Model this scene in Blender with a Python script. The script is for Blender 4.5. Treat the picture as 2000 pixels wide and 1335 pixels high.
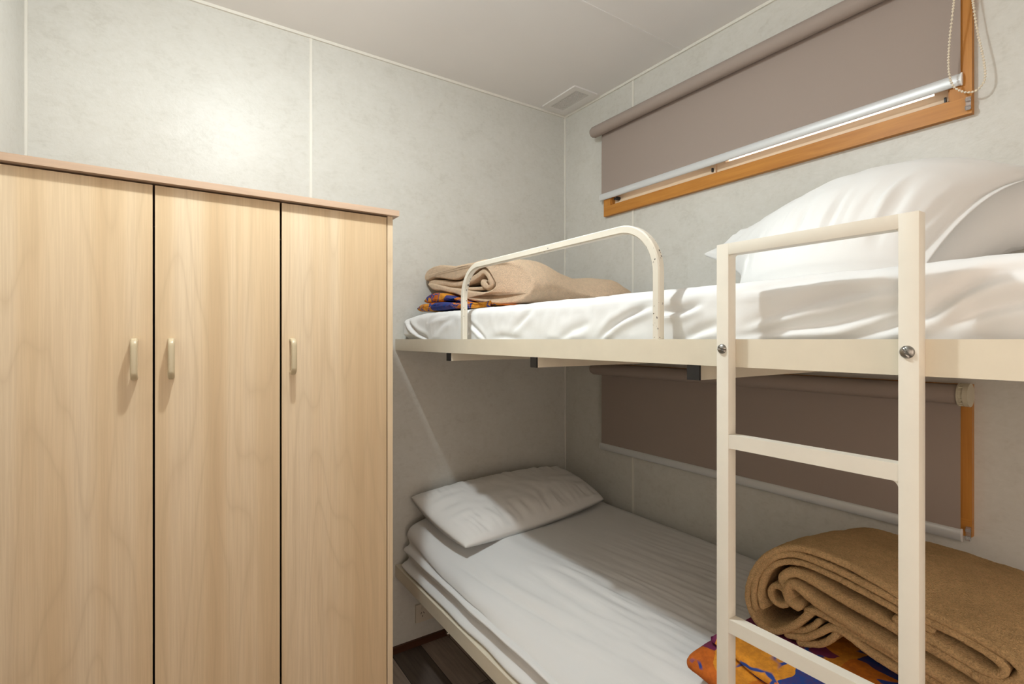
import bpy, bmesh, math, random
from mathutils import Vector, Matrix, noise
from mathutils.geometry import tessellate_polygon

# ------------------------------------------------------------------ clearing, camera, world, lights, exposure
for o in list(bpy.data.objects):
    bpy.data.objects.remove(o, do_unlink=True)
S = bpy.context.scene
COL = S.collection
PI = math.pi
rnd = random.Random(7)

cam_d = bpy.data.cameras.new('camera')
cam = bpy.data.objects.new('camera', cam_d)
COL.objects.link(cam)
cam.location = (-1.652, -1.976, 1.276)
cam.rotation_euler = (PI / 2, 0, -math.radians(33.9))
cam_d.sensor_fit = 'HORIZONTAL'
cam_d.sensor_width = 36.0
cam_d.lens = 989.0 / 2000.0 * 36.0
cam_d.shift_y = -5.5 / 2000.0
cam_d.clip_start = 0.02
S.camera = cam

S.view_settings.view_transform = 'Standard'
S.view_settings.look = 'None'
S.view_settings.gamma = 1.0
S.view_settings.use_curve_mapping = False
S.view_settings.exposure = 0.22

W = bpy.data.worlds.new('overcast_sky')
S.world = W
W.use_nodes = True
wb = W.node_tree.nodes['Background']
wb.inputs[0].default_value = (1.0, 0.825, 0.685, 1)
wb.inputs[1].default_value = 2.75

# ceiling lamp of the room (its fixture is built further down)
LAMP = Vector((-1.42, -0.98, 2.315))
def lamp(name, kind, energy, dz):
    ld = bpy.data.lights.new(name, kind)
    ld.energy = energy
    ld.color = (0.915, 0.985, 1.0)
    if kind == 'POINT':
        ld.shadow_soft_size = 0.03
    else:
        ld.shape = 'DISK'
        ld.size = 0.06
    lo = bpy.data.objects.new(name, ld)
    COL.objects.link(lo)
    lo.location = LAMP + Vector((0, 0, dz))
lamp('lamp_bulb', 'POINT', 14.5, 0.0)        # the bulb
lamp('lamp_down_disk', 'AREA', 6.2, 0.015)    # disk added at the bulb: more light downward, less on the walls

# ------------------------------------------------------------------ helpers
def tag(o, label=None, cat=None, group=None, kind=None):
    if label: o['label'] = label
    if cat: o['category'] = cat
    if group: o['group'] = group
    if kind: o['kind'] = kind
    return o

def empty(name, loc, label=None, cat=None, group=None, kind=None):
    o = bpy.data.objects.new(name, None)
    COL.objects.link(o)
    o.location = loc
    o.empty_display_size = 0.05
    return tag(o, label, cat, group, kind)

def wloc(o):
    v = Vector((0, 0, 0))
    while o is not None:
        v += o.location
        o = o.parent
    return v

def obj(name, bm, mat, parent=None, smooth=False, bevel=0.0, seg=2, label=None):
    """link bm (in world coordinates) as one mesh object"""
    if bevel > 0:
        bmesh.ops.bevel(bm, geom=[e for e in bm.edges if len(e.link_faces) == 2 and e.calc_face_angle(0) > 0.5],
                        offset=bevel, segments=seg, profile=0.5, affect='EDGES', clamp_overlap=True)
    off = wloc(parent) if parent is not None else Vector((0, 0, 0))
    if off.length > 0:
        bmesh.ops.translate(bm, vec=-off, verts=bm.verts)
    me = bpy.data.meshes.new(name)
    bm.to_mesh(me)
    bm.free()
    if smooth or bevel > 0:
        me.polygons.foreach_set('use_smooth', [True] * len(me.polygons))
        if bevel > 0 or smooth == 'auto':
            me.set_sharp_from_angle(angle=math.radians(40))
    mats = mat if isinstance(mat, (list, tuple)) else [mat]
    for m in mats:
        me.materials.append(m)
    o = bpy.data.objects.new(name, me)
    COL.objects.link(o)
    if parent is not None:
        o.parent = parent
    if label: o['label'] = label
    return o

def BM():
    return bmesh.new()

def box(bm, x0, x1, y0, y1, z0, z1):
    vs = [bm.verts.new((x, y, z)) for x in (x0, x1) for y in (y0, y1) for z in (z0, z1)]
    for f in ((0, 1, 3, 2), (4, 6, 7, 5), (0, 4, 5, 1), (2, 3, 7, 6), (0, 2, 6, 4), (1, 5, 7, 3)):
        bm.faces.new([vs[i] for i in f])
    return bm

def boxo(name, b, mat, parent=None, bevel=0.0, label=None):
    return obj(name, box(BM(), *b), mat, parent, bevel=bevel, label=label)

def tube(bm, path, prof, up=Vector((1, 0, 0)), cap=True):
    """sweep a closed profile [(a,b)] along a path; a along `up`-ish side, b along the binormal"""
    P = [Vector(p) for p in path]
    rings = []
    for i, p in enumerate(P):
        t = (P[min(i + 1, len(P) - 1)] - P[max(i - 1, 0)]).normalized()
        s = (up - t * up.dot(t)).normalized()
        b = t.cross(s)
        k = 1.0
        if 0 < i < len(P) - 1:
            d1 = (P[i] - P[i - 1]).normalized()
            k = 1.0 / max(0.5, d1.dot(t))
        rings.append([bm.verts.new(p + s * a + b * (c * k)) for a, c in prof])
    n = len(prof)
    for r0, r1 in zip(rings[:-1], rings[1:]):
        for j in range(n):
            bm.faces.new((r0[j], r0[(j + 1) % n], r1[(j + 1) % n], r1[j]))
    if cap:
        bm.faces.new(rings[0][::-1])
        bm.faces.new(rings[-1])
    return bm

def rrect(w, h, r, n=4):
    pts = []
    for cx, cy, a0 in ((w / 2 - r, h / 2 - r, 0), (-w / 2 + r, h / 2 - r, 90), (-w / 2 + r, -h / 2 + r, 180), (w / 2 - r, -h / 2 + r, 270)):
        for k in range(n + 1):
            a = math.radians(a0 + 90 * k / n)
            pts.append((cx + r * math.cos(a), cy + r * math.sin(a)))
    return pts

def circ(r, n=20):
    return [(r * math.cos(2 * PI * k / n), r * math.sin(2 * PI * k / n)) for k in range(n)]

def catmull(pts, step, closed=False):
    P = [Vector((p[0], p[1])) for p in pts]
    n = len(P)
    out = []
    rng = n if closed else n - 1
    for i in range(rng):
        if closed:
            p0, p1, p2, p3 = P[(i - 1) % n], P[i], P[(i + 1) % n], P[(i + 2) % n]
        else:
            p0, p1, p2, p3 = P[max(i - 1, 0)], P[i], P[i + 1], P[min(i + 2, n - 1)]
        m = max(1, int(round((p2 - p1).length / step)))
        for k in range(m):
            t = k / m
            out.append(0.5 * ((2 * p1) + (p2 - p0) * t + (2 * p0 - 5 * p1 + 4 * p2 - p3) * t * t + (3 * p1 - p0 - 3 * p2 + p3) * t ** 3))
    if not closed:
        out.append(P[-1])
    return out

class Loop(list):
    def __init__(s, pts, n):
        super().__init__(pts)
        s.n = n

def ribbon(pts, h, step=0.006):
    """closed outline of a strip of half thickness h round a centre line"""
    C = catmull(pts, step)
    n = len(C)
    L, R = [], []
    for i in range(n):
        t = (C[min(i + 1, n - 1)] - C[max(i - 1, 0)]).normalized()
        nn = Vector((-t.y, t.x))
        L.append(C[i] + nn * h)
        R.append(C[i] - nn * h)
    def cap(c, t):
        a0 = math.atan2(t.x, -t.y)
        out = []
        base = math.atan2(t.y, t.x)
        for k in range(1, 6):
            a = base - PI / 2 + PI * k / 6
            out.append(c + Vector((math.cos(a), math.sin(a))) * h)
        return out
    tend = (C[-1] - C[-2]).normalized()
    tst = (C[0] - C[1]).normalized()
    return Loop(R + cap(C[-1], tend) + L[::-1] + cap(C[0], tst), n)

def sweep(bm, loop, stations, to3, r0=0.0, r1=0.0, disp=None, m=5):
    """loft a closed 2D loop over stations; ends rounded by r0 / r1"""
    P = [Vector((p[0], p[1])) for p in loop]
    n = len(P)
    rn = getattr(loop, 'n', 0)
    area = sum(P[i].x * P[(i + 1) % n].y - P[(i + 1) % n].x * P[i].y for i in range(n))
    sg = 1 if area > 0 else -1
    N = []
    for i in range(n):
        t = (P[(i + 1) % n] - P[i - 1])
        t = t.normalized() if t.length > 1e-9 else Vector((1, 0))
        N.append(Vector((-t.y, t.x)) * sg)          # inward
    st = []
    s0, s1 = stations[0], stations[-1]
    d = 1 if s1 > s0 else -1
    if r0 > 0:
        for k in range(m):
            a = PI / 2 * k / m
            st.append((s0 + d * r0 * (1 - math.cos(PI / 2 * (k / m))), r0 * (1 - math.sin(a))))
        body = [s for s in stations if (s - s0) * d >= r0]
    else:
        body = list(stations)
    if r1 > 0:
        body = [s for s in body if (s1 - s) * d >= r1]
    st += [(s, 0.0) for s in body]
    if r1 > 0:
        for k in range(m - 1, -1, -1):
            a = PI / 2 * k / m
            st.append((s1 - d * r1 * (1 - math.cos(PI / 2 * (k / m))), r1 * (1 - math.sin(a))))
    rings = []
    for t, ins in st:
        ring = []
        for p, nn in zip(P, N):
            q = p + nn * ins
            v = to3(q.x, q.y, t)
            if disp: v = disp(v)
            ring.append(bm.verts.new(v))
        rings.append(ring)
    for a, b in zip(rings[:-1], rings[1:]):
        for j in range(n):
            k = (j + 1) % n
            bm.faces.new((a[j], a[k], b[k], b[j]))
    if rn:                       # strip: close it crosswise
        idx = [(i, rn + 5 + rn - 1 - i) for i in range(rn)]
        quads = [(idx[i][0], idx[i + 1][0], idx[i + 1][1], idx[i][1]) for i in range(rn - 1)]
        e0 = [rn - 1] + list(range(rn, rn + 6))
        e1 = [2 * rn + 4] + list(range(2 * rn + 5, 2 * rn + 10)) + [0]
        for ring in (rings[0], rings[-1]):
            for q in quads: bm.faces.new([ring[k] for k in q])
            for e in (e0, e1): bm.faces.new([ring[k] for k in e])
    else:
        for ring, ins in ((rings[0], st[0][1]), (rings[-1], st[-1][1])):
            tri = tessellate_polygon([[Vector((*(p + nn * ins), 0)) for p, nn in zip(P, N)]])
            for t in tri:
                if len(set(t)) == 3:
                    try: bm.faces.new([ring[k] for k in t])
                    except ValueError: pass
    return bm

def frange(a, b, step):
    n = max(1, int(round(abs(b - a) / step)))
    return [a + (b - a) * k / n for k in range(n + 1)]

def sm(a, b, x):
    t = max(0.0, min(1.0, (x - a) / (b - a)))
    return t * t * (3 - 2 * t)

def nz(x, y, z, s=1.0):
    return noise.noise(Vector((x * s, y * s, z * s)))

def fixn(bm):
    bmesh.ops.recalc_face_normals(bm, faces=bm.faces)
    return bm

def pl_dist(p, pts):
    """signed distance to a polyline, arc parameter 0..1"""
    best = (1e9, 0, 0)
    tot = 0
    lens = []
    for a, b in zip(pts[:-1], pts[1:]):
        lens.append(math.hypot(b[0] - a[0], b[1] - a[1]))
    T = sum(lens)
    acc = 0
    for (a, b), l in zip(zip(pts[:-1], pts[1:]), lens):
        dx, dy = (b[0] - a[0]) / l, (b[1] - a[1]) / l
        s = (p[0] - a[0]) * dx + (p[1] - a[1]) * dy
        sc = max(0.0, min(l, s))
        qx, qy = a[0] + dx * sc, a[1] + dy * sc
        d = math.hypot(p[0] - qx, p[1] - qy)
        if d < abs(best[0]):
            side = dx * (p[1] - a[1]) - dy * (p[0] - a[0])
            best = (d if side >= 0 else -d, (acc + sc) / T, 0)
        acc += l
    return best[0], best[1]

# ------------------------------------------------------------------ materials
def mat_base(name, color=(0.8, 0.8, 0.8), rough=0.5, metal=0.0, spec=0.5):
    m = bpy.data.materials.new(name)
    m.use_nodes = True
    nt = m.node_tree
    b = nt.nodes['Principled BSDF']
    b.inputs['Base Color'].default_value = (*color, 1)
    b.inputs['Roughness'].default_value = rough
    b.inputs['Metallic'].default_value = metal
    b.inputs['Specular IOR Level'].default_value = spec
    return m, nt, b

class G:
    """small node builder"""
    def __init__(s, nt): s.nt = nt
    def n(s, t, **kw):
        nd = s.nt.nodes.new(t)
        for k, v in kw.items(): setattr(nd, k, v)
        return nd
    def l(s, a, b): s.nt.links.new(a, b)
    def coord(s, scale=(1, 1, 1), loc=(0, 0, 0), rnd_off=0.0):
        tc = s.n('ShaderNodeTexCoord')
        mp = s.n('ShaderNodeMapping')
        mp.inputs['Scale'].default_value = scale
        mp.inputs['Location'].default_value = loc
        src = tc.outputs['Object']
        if rnd_off:
            oi = s.n('ShaderNodeObjectInfo')
            vm = s.n('ShaderNodeVectorMath', operation='MULTIPLY_ADD')
            cb = s.n('ShaderNodeCombineXYZ')
            for k in range(3): s.l(oi.outputs['Random'], cb.inputs[k])
            s.l(cb.outputs[0], vm.inputs[0])
            vm.inputs[1].default_value = (rnd_off, rnd_off * .7, rnd_off * 1.3)
            s.l(src, vm.inputs[2])
            src = vm.outputs[0]
        s.l(src, mp.inputs['Vector'])
        return mp.outputs[0]
    def noise(s, vec, scale, detail=3, rough=0.5, dist=0.0):
        t = s.n('ShaderNodeTexNoise')
        t.inputs['Scale'].default_value = scale
        t.inputs['Detail'].default_value = detail
        t.inputs['Roughness'].default_value = rough
        t.inputs['Distortion'].default_value = dist
        if vec is not None: s.l(vec, t.inputs['Vector'])
        return t
    def ramp(s, fac, stops, interp='LINEAR'):
        r = s.n('ShaderNodeValToRGB')
        r.color_ramp.interpolation = interp
        e = r.color_ramp.elements
        while len(e) > 1: e.remove(e[-1])
        e[0].position, e[0].color = stops[0][0], (*stops[0][1], 1)
        for p, c in stops[1:]:
            q = e.new(p); q.color = (*c, 1)
        s.l(fac, r.inputs[0])
        return r.outputs[0]
    def mix(s, fac, a, b, mode='MIX'):
        m = s.n('ShaderNodeMix', data_type='RGBA', blend_type=mode)
        for inp, v in ((m.inputs[0], fac), (m.inputs[6], a), (m.inputs[7], b)):
            if isinstance(v, (int, float)): inp.default_value = v
            elif isinstance(v, tuple): inp.default_value = (*v, 1)
            else: s.l(v, inp)
        return m.outputs[2]
    def math(s, op, a, b=0.0, c=None):
        m = s.n('ShaderNodeMath', operation=op)
        for i, v in enumerate((a, b, c)):
            if v is None: continue
            if isinstance(v, (int, float)): m.inputs[i].default_value = v
            else: s.l(v, m.inputs[i])
        return m.outputs[0]
    def bump(s, h, strength, dist, bsdf, normal=None):
        b = s.n('ShaderNodeBump')
        b.inputs['Strength'].default_value = strength
        b.inputs['Distance'].default_value = dist
        s.l(h, b.inputs['Height'])
        if normal is not None: s.l(normal, b.inputs['Normal'])
        s.l(b.outputs[0], bsdf.inputs['Normal'])
        return b.outputs[0]

def grey(v): return (v, v, v)

def m_wall():
    m, nt, b = mat_base('wall_panel', rough=0.36, spec=0.25)
    g = G(nt)
    v = g.coord()
    n1 = g.noise(v, 9, 6, 0.62, 0.8)
    n2 = g.noise(v, 55, 5, 0.7, 0.6)
    n3 = g.noise(g.coord(scale=(1, 1, 2.2)), 26, 4, 0.6, 1.6)
    f = g.math('ADD', g.math('MULTIPLY', n1.outputs[0], 0.4), g.math('MULTIPLY', n3.outputs[0], 0.35))
    f = g.math('ADD', f, g.math('MULTIPLY', n2.outputs[0], 0.3))
    c = g.ramp(f, [(0.40, (0.580, 0.568, 0.520)), (0.50, (0.628, 0.619, 0.572)), (0.56, (0.640, 0.632, 0.588)), (0.66, (0.665, 0.658, 0.615))])
    g.l(c, b.inputs['Base Color'])
    g.bump(g.noise(v, 120, 4, 0.6, 0.4).outputs[0], 0.22, 0.002, b)
    return m

def m_plain(name, col, rough=0.5, metal=0.0, spec=0.5, bscale=0, bstr=0.1, bdist=0.001, var=0.0, vscale=8):
    m, nt, b = mat_base(name, col, rough, metal, spec)
    g = G(nt)
    v = g.coord()
    if var:
        n = g.noise(v, vscale, 4)
        lo_ = tuple(x * (1 - var) for x in col); hi_ = tuple(min(1, x * (1 + var)) for x in col)
        g.l(g.ramp(n.outputs[0], [(0.35, lo_), (0.65, hi_)]), b.inputs['Base Color'])
    if bscale:
        g.bump(g.noise(v, bscale, 4).outputs[0], bstr, bdist, b)
    return m

def m_maple(name='maple_laminate', c=((0.640, 0.460, 0.275), (0.725, 0.547, 0.347), (0.770, 0.610, 0.420)), horiz=False):
    m, nt, b = mat_base(name, rough=0.42, spec=0.35)
    g = G(nt)
    sc = (1, 1, 0.11) if not horiz else (0.11, 1, 1)
    v = g.coord(scale=sc, rnd_off=3.1)
    # cathedral rings: distorted bands across the board
    w = g.noise(v, 5.5, 2, 0.45, 0.25)
    rings = g.math('FRACT', g.math('MULTIPLY', w.outputs[0], 15.0))
    tri = g.math('ABSOLUTE', g.math('SUBTRACT', g.math('MULTIPLY', rings, 2.0), 1.0))
    board = g.noise(g.coord(scale=(1, 1, 0.02) if not horiz else (0.02, 1, 1), rnd_off=5.7), 13, 2, 0.5)
    boardc = g.ramp(board.outputs[0], [(0.36, c[0]), (0.50, c[1]), (0.62, c[2])])
    fine = g.noise(g.coord(scale=(1, 1, 0.022) if not horiz else (0.022, 1, 1), rnd_off=2.0), 260, 3, 0.6)
    col = g.mix(g.math('MULTIPLY', g.math('POWER', tri, 5.0), 0.30), boardc, tuple(x * 0.80 for x in c[0]))
    col = g.mix(g.ramp(fine.outputs[0], [(0.42, grey(0.22)), (0.58, grey(0.0))]), col, tuple(x * 0.82 for x in c[0]))
    g.l(col, b.inputs['Base Color'])
    g.bump(fine.outputs[0], 0.05, 0.0005, b)
    return m

def m_varnish(name, dark, light, ax=(1, 0.06, 1)):
    m, nt, b = mat_base(name, rough=0.42, spec=0.28)
    g = G(nt)
    v = g.coord(scale=ax)
    n = g.noise(v, 60, 5, 0.6, 0.5)
    g.l(g.ramp(n.outputs[0], [(0.3, dark), (0.7, light)]), b.inputs['Base Color'])
    g.bump(n.outputs[0], 0.08, 0.0005, b)
    return m

def m_sheet(name, col=(0.80, 0.805, 0.80)):
    m, nt, b = mat_base(name, col, 0.85, 0, 0.2)
    g = G(nt)
    v = g.coord()
    b.inputs['Sheen Weight'].default_value = 0.1
    n = g.noise(v, 45, 4, 0.6, 0.3)
    f = g.noise(v, 900, 2, 0.5)
    nn = g.n('ShaderNodeBump')
    nn.inputs['Strength'].default_value = 0.12; nn.inputs['Distance'].default_value = 0.003
    g.l(n.outputs[0], nn.inputs['Height'])
    g.bump(f.outputs[0], 0.08, 0.0004, b, nn.outputs[0])
    return m

def m_fleece(name, col, lo=0.68):
    m, nt, b = mat_base(name, col, 0.95, 0, 0.1)
    g = G(nt)
    v = g.coord()
    n = g.noise(v, 330, 4, 0.65, 0.4)
    n2 = g.noise(v, 60, 3, 0.5)
    c0 = tuple(x * lo for x in col); c1 = tuple(min(1, x * 1.18) for x in col)
    f = g.math('ADD', g.math('MULTIPLY', n.outputs[0], 0.75), g.math('MULTIPLY', n2.outputs[0], 0.25))
    g.l(g.ramp(f, [(0.36, c0), (0.62, c1)]), b.inputs['Base Color'])
    b.inputs['Sheen Weight'].default_value = 0.35
    b.inputs['Sheen Roughness'].default_value = 0.5
    b.inputs['Sheen Tint'].default_value = (*[min(1, x * 1.6) for x in col], 1)
    g.bump(n.outputs[0], 1.0, 0.006, b)
    return m

def m_print(name, scale=9.0, loc=(0, 0, 0)):
    """bright cotton print: patches of orange, blue, green and plum with blue line work"""
    m, nt, b = mat_base(name, rough=0.85, spec=0.2)
    g = G(nt)
    v = g.coord(loc=loc)
    dn = g.noise(v, 7, 3)
    dv = g.mix(0.10, v, dn.outputs[1])
    vo = g.n('ShaderNodeTexVoronoi'); vo.inputs['Scale'].default_value = scale
    g.l(dv, vo.inputs['Vector'])
    sep = g.n('ShaderNodeSeparateColor'); g.l(vo.outputs['Color'], sep.inputs[0])
    pal = g.ramp(sep.outputs[0], [(0.0, (0.66, 0.20, 0.018)), (0.30, (0.72, 0.30, 0.03)), (0.52, (0.015, 0.055, 0.24)),
                                  (0.66, (0.015, 0.17, 0.09)), (0.80, (0.16, 0.025, 0.085)), (0.90, (0.60, 0.15, 0.02))], 'CONSTANT')
    blot = g.noise(v, 42, 4, 0.7)
    pal = g.mix(g.ramp(blot.outputs[0], [(0.42, grey(0.55)), (0.6, grey(0.0))]), pal, g.mix(0.6, pal, (0.16, 0.03, 0.012)))
    ve = g.n('ShaderNodeTexVoronoi'); ve.feature = 'DISTANCE_TO_EDGE'; ve.inputs['Scale'].default_value = scale * 1.9
    g.l(dv, ve.inputs['Vector'])
    lines = g.ramp(ve.outputs['Distance'], [(0.035, grey(1)), (0.06, grey(0))])
    gate = g.ramp(g.noise(v, 11, 1).outputs[0], [(0.50, grey(0)), (0.53, grey(1))])
    col = g.mix(g.math('MULTIPLY', lines, gate), pal, (0.025, 0.06, 0.26))
    g.l(col, b.inputs['Base Color'])
    g.bump(g.noise(v, 70, 3).outputs[0], 0.15, 0.003, b)
    return m

def m_cream(name, col, chips=0.0):
    m, nt, b = mat_base(name, col, 0.38, 0, 0.45)
    g = G(nt)
    v = g.coord()
    n = g.noise(v, 14, 4, 0.6)
    base = g.ramp(n.outputs[0], [(0.3, tuple(x * 0.94 for x in col)), (0.7, col)])
    if chips:
        ch = g.noise(v, 120, 3, 0.5)
        big = g.noise(v, 9, 2, 0.5)
        f = g.math('MULTIPLY', g.ramp(ch.outputs[0], [(0.65, grey(0)), (0.665, grey(1))]),
                   g.ramp(big.outputs[0], [(0.50, grey(0)), (0.58, grey(chips))]))
        base = g.mix(f, base, (0.07, 0.055, 0.045))
    g.l(base, b.inputs['Base Color'])
    g.bump(g.noise(v, 90, 2).outputs[0], 0.06, 0.001, b)
    return m

def m_floor():
    m, nt, b = mat_base('dark_vinyl_planks', rough=0.45, spec=0.4)
    g = G(nt)
    br = g.n('ShaderNodeTexBrick')
    br.inputs['Scale'].default_value = 1.0
    br.inputs['Brick Width'].default_value = 0.9
    br.inputs['Row Height'].default_value = 0.125
    br.inputs['Mortar Size'].default_value = 0.0012
    br.inputs['Color1'].default_value = (0.13, 0.10, 0.082, 1)
    br.inputs['Color2'].default_value = (0.62, 0.53, 0.46, 1)
    br.inputs['Mortar'].default_value = (0.015, 0.012, 0.01, 1)
    tc = g.n('ShaderNodeTexCoord'); mp = g.n('ShaderNodeMapping')
    mp.inputs['Rotation'].default_value = (0, 0, PI / 2)
    mp.inputs['Location'].default_value = (0.1, 0.04, 0)
    g.l(tc.outputs['Object'], mp.inputs[0]); g.l(mp.outputs[0], br.inputs['Vector'])
    gr = g.noise(g.coord(scale=(1, 0.06, 1)), 70, 5, 0.65, 0.4)
    c = g.mix(0.55, br.outputs['Color'], g.ramp(gr.outputs[0], [(0.3, grey(0.25)), (0.7, grey(1.0))]), 'MULTIPLY')
    g.l(c, b.inputs['Base Color'])
    g.bump(gr.outputs[0], 0.1, 0.001, b)
    return m

def m_glass():
    m = bpy.data.materials.new('window_glass')
    m.use_nodes = True
    nt = m.node_tree
    for n in list(nt.nodes):
        if n.type != 'OUTPUT_MATERIAL': nt.nodes.remove(n)
    g = G(nt)
    out = [n for n in nt.nodes if n.type == 'OUTPUT_MATERIAL'][0]
    tr = g.n('ShaderNodeBsdfTransparent'); gl = g.n('ShaderNodeBsdfGlossy'); gl.inputs['Roughness'].default_value = 0.02
    lw = g.n('ShaderNodeFresnel'); lw.inputs[0].default_value = 1.45
    mx = g.n('ShaderNodeMixShader')
    g.l(lw.outputs[0], mx.inputs[0]); g.l(tr.outputs[0], mx.inputs[1]); g.l(gl.outputs[0], mx.inputs[2])
    g.l(mx.outputs[0], out.inputs[0])
    return m

M = {}
M['wall'] = m_wall()
M['ceiling'] = m_plain('ceiling_board', (0.82, 0.81, 0.80), 0.7, 0, 0.2, 160, 0.06, 0.001, 0.012, 3)
M['strip'] = m_plain('cover_strip', (0.76, 0.74, 0.675), 0.4)
M['floor'] = m_floor()
M['base'] = m_varnish('dark_baseboard', (0.05, 0.018, 0.010), (0.10, 0.04, 0.022), (0.06, 1, 1))
M['maple'] = m_maple()
M['mapletop'] = m_maple('maple_top_edge', ((0.53, 0.37, 0.26), (0.60, 0.43, 0.31), (0.64, 0.47, 0.345)), True)
M['gap'] = m_plain('gap_shade_board', (0.035, 0.025, 0.018), 0.8)  # near-black colour stands in for the shade behind the door gaps
M['handle'] = m_plain('beige_plastic', (0.56, 0.46, 0.30), 0.3, 0, 0.5)
M['cream'] = m_cream('cream_paint', (0.765, 0.70, 0.565))
M['creamlad'] = m_cream('cream_ladder_paint', (0.79, 0.75, 0.655))
M['chipped'] = m_cream('chipped_cream_paint', (0.79, 0.75, 0.65), 1.0)
M['black'] = m_plain('black_plastic', (0.012, 0.012, 0.013), 0.5)
M['screw'] = m_plain('dull_steel', (0.30, 0.29, 0.27), 0.35, 1.0, 0.5, 60, 0.1, 0.0005)
M['chrome'] = m_plain('chrome', (0.7, 0.7, 0.7), 0.15, 1.0)
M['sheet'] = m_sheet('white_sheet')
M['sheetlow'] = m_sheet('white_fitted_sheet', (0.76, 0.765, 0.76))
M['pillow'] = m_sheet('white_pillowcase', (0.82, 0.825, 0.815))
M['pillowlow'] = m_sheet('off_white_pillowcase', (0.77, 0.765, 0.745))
M['fleece'] = m_fleece('tan_fleece', (0.63, 0.42, 0.21))
M['fleeceup'] = m_fleece('light_tan_fleece', (0.78, 0.57, 0.40), 0.86)
M['print'] = m_print('ethnic_print', 8.0, (2.1, 0.4, 0.2))
M['printup'] = m_print('ethnic_print_folded', 11.0, (3.3, 1.2, 0.4))
M['oak'] = m_varnish('orange_varnished_wood', (0.42, 0.165, 0.028), (0.58, 0.26, 0.05))
M['oakz'] = m_varnish('orange_varnished_upright', (0.42, 0.165, 0.028), (0.56, 0.25, 0.05), (1, 1, 0.06))
M['sash'] = m_varnish('lightened_sash_wood', (0.76, 0.60, 0.42), (0.86, 0.72, 0.54))  # pale wood, lightened further to stand in for light on the sashes
M['glass'] = m_glass()
M['blind'] = m_plain('taupe_blind_fabric', (0.345, 0.285, 0.25), 0.75, 0, 0.25, 700, 0.08, 0.0004)
M['alu'] = m_plain('satin_aluminium', (0.68, 0.70, 0.71), 0.42, 0.25)
M['bead'] = m_plain('cream_beads', (0.78, 0.70, 0.56), 0.35)
M['clutch'] = m_plain('cream_plastic', (0.60, 0.55, 0.42), 0.4)
M['vent'] = m_plain('white_plastic', (0.80, 0.78, 0.76), 0.45)
M['ventdark'] = m_plain('grey_vent_mesh', (0.13, 0.125, 0.12), 0.8)
M['outlet'] = m_plain('outlet_plastic', (0.66, 0.60, 0.50), 0.35)
def m_clear():
    m, nt, b = mat_base('clear_plastic', (0.95, 0.96, 0.97), 0.08)
    b.inputs['Transmission Weight'].default_value = 0.85
    b.inputs['IOR'].default_value = 1.46
    return m
M['clear'] = m_clear()
M['lens'] = m_plain('white_lamp_base', (0.8, 0.8, 0.78), 0.4)

# ------------------------------------------------------------------ setting
H = 2.40
XL, YF = -2.0, -3.1
def struct(name, bm, m, bevel=0.0):
    o = obj(name, bm, m, bevel=bevel)
    o['kind'] = 'structure'
    return o

struct('floor', box(BM(), XL - .08, .08, YF - .6, .08, -.06, 0), M['floor'])
struct('ceiling', box(BM(), XL - .08, .08, YF - .08, .08, H, H + .06), M['ceiling'])
struct('wall_back', box(BM(), XL - .08, .08, 0, .08, 0, H), M['wall'])
# left wall with an unseen window added behind the camera for fill daylight
LY0, LY1, LZA, LZB = -3.02, -2.12, .85, 1.95
bm = BM()
box(bm, XL - .08, XL, LY1, 0, 0, H)
box(bm, XL - .08, XL, YF, LY0, 0, H)
box(bm, XL - .08, XL, LY0, LY1, 0, LZA)
box(bm, XL - .08, XL, LY0, LY1, LZB, H)
struct('wall_left', bm, M['wall'])
w3 = empty('window_3', (XL, (LY0 + LY1) / 2, LZA), kind='structure')
bm = BM()
for a, b, c, d in ((LY0 - .04, LY1 + .04, LZA - .04, LZA), (LY0 - .04, LY1 + .04, LZB, LZB + .04)):
    box(bm, XL, XL + .018, a, b, c, d)
for a, b in ((LY0 - .04, LY0), (LY1, LY1 + .04)):
    box(bm, XL, XL + .018, a, b, LZA, LZB)
obj('window_frame', bm, M['oakz'], w3, bevel=.0015)
bm = BM()
box(bm, XL - .05, XL - .02, LY0, LY1, LZA, LZA + .03); box(bm, XL - .05, XL - .02, LY0, LY1, LZB - .03, LZB)
for a in (LY0, (LY0 + LY1) / 2 - .015, LY1 - .03):
    box(bm, XL - .05, XL - .02, a, a + .03, LZA + .03, LZB - .03)
sh = obj('sash', bm, M['sash'], w3)
obj('glass', box(BM(), XL - .037, XL - .033, LY0 + .03, LY1 - .03, LZA + .03, LZB - .03), M['glass'], sh)
# right wall with the two slot windows
WIN = [(1.876, 2.192), (0.831, 1.121)]
WY0, WY1 = -1.530, -0.337
bm = BM()
zs = [0, WIN[1][0], WIN[1][1], WIN[0][0], WIN[0][1], H]
box(bm, 0, .08, WY1, 0, 0, H)
box(bm, 0, .08, YF, WY0, 0, H)
for i in (0, 2, 4):
    box(bm, 0, .08, WY0, WY1, zs[i], zs[i + 1])
struct('wall_right', bm, M['wall'])
# wall behind the camera with an unseen doorway added to let fill light in
DX0, DX1, DH = -1.95, -1.12, 2.05
bm = BM()
box(bm, XL - .08, DX0, YF - .08, YF, 0, H)
box(bm, DX1, .08, YF - .08, YF, 0, H)
box(bm, DX0, DX1, YF - .08, YF, DH, H)
struct('wall_front', bm, M['wall'])
bm = BM()
box(bm, DX0 - .04, DX0 + .012, YF - .085, YF + .012, 0, DH + .04)
box(bm, DX1 - .012, DX1 + .04, YF - .085, YF + .012, 0, DH + .04)
box(bm, DX0 + .012, DX1 - .012, YF - .085, YF + .012, DH - .012, DH + .04)
struct('trim_1', bm, M['oakz'])

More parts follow.
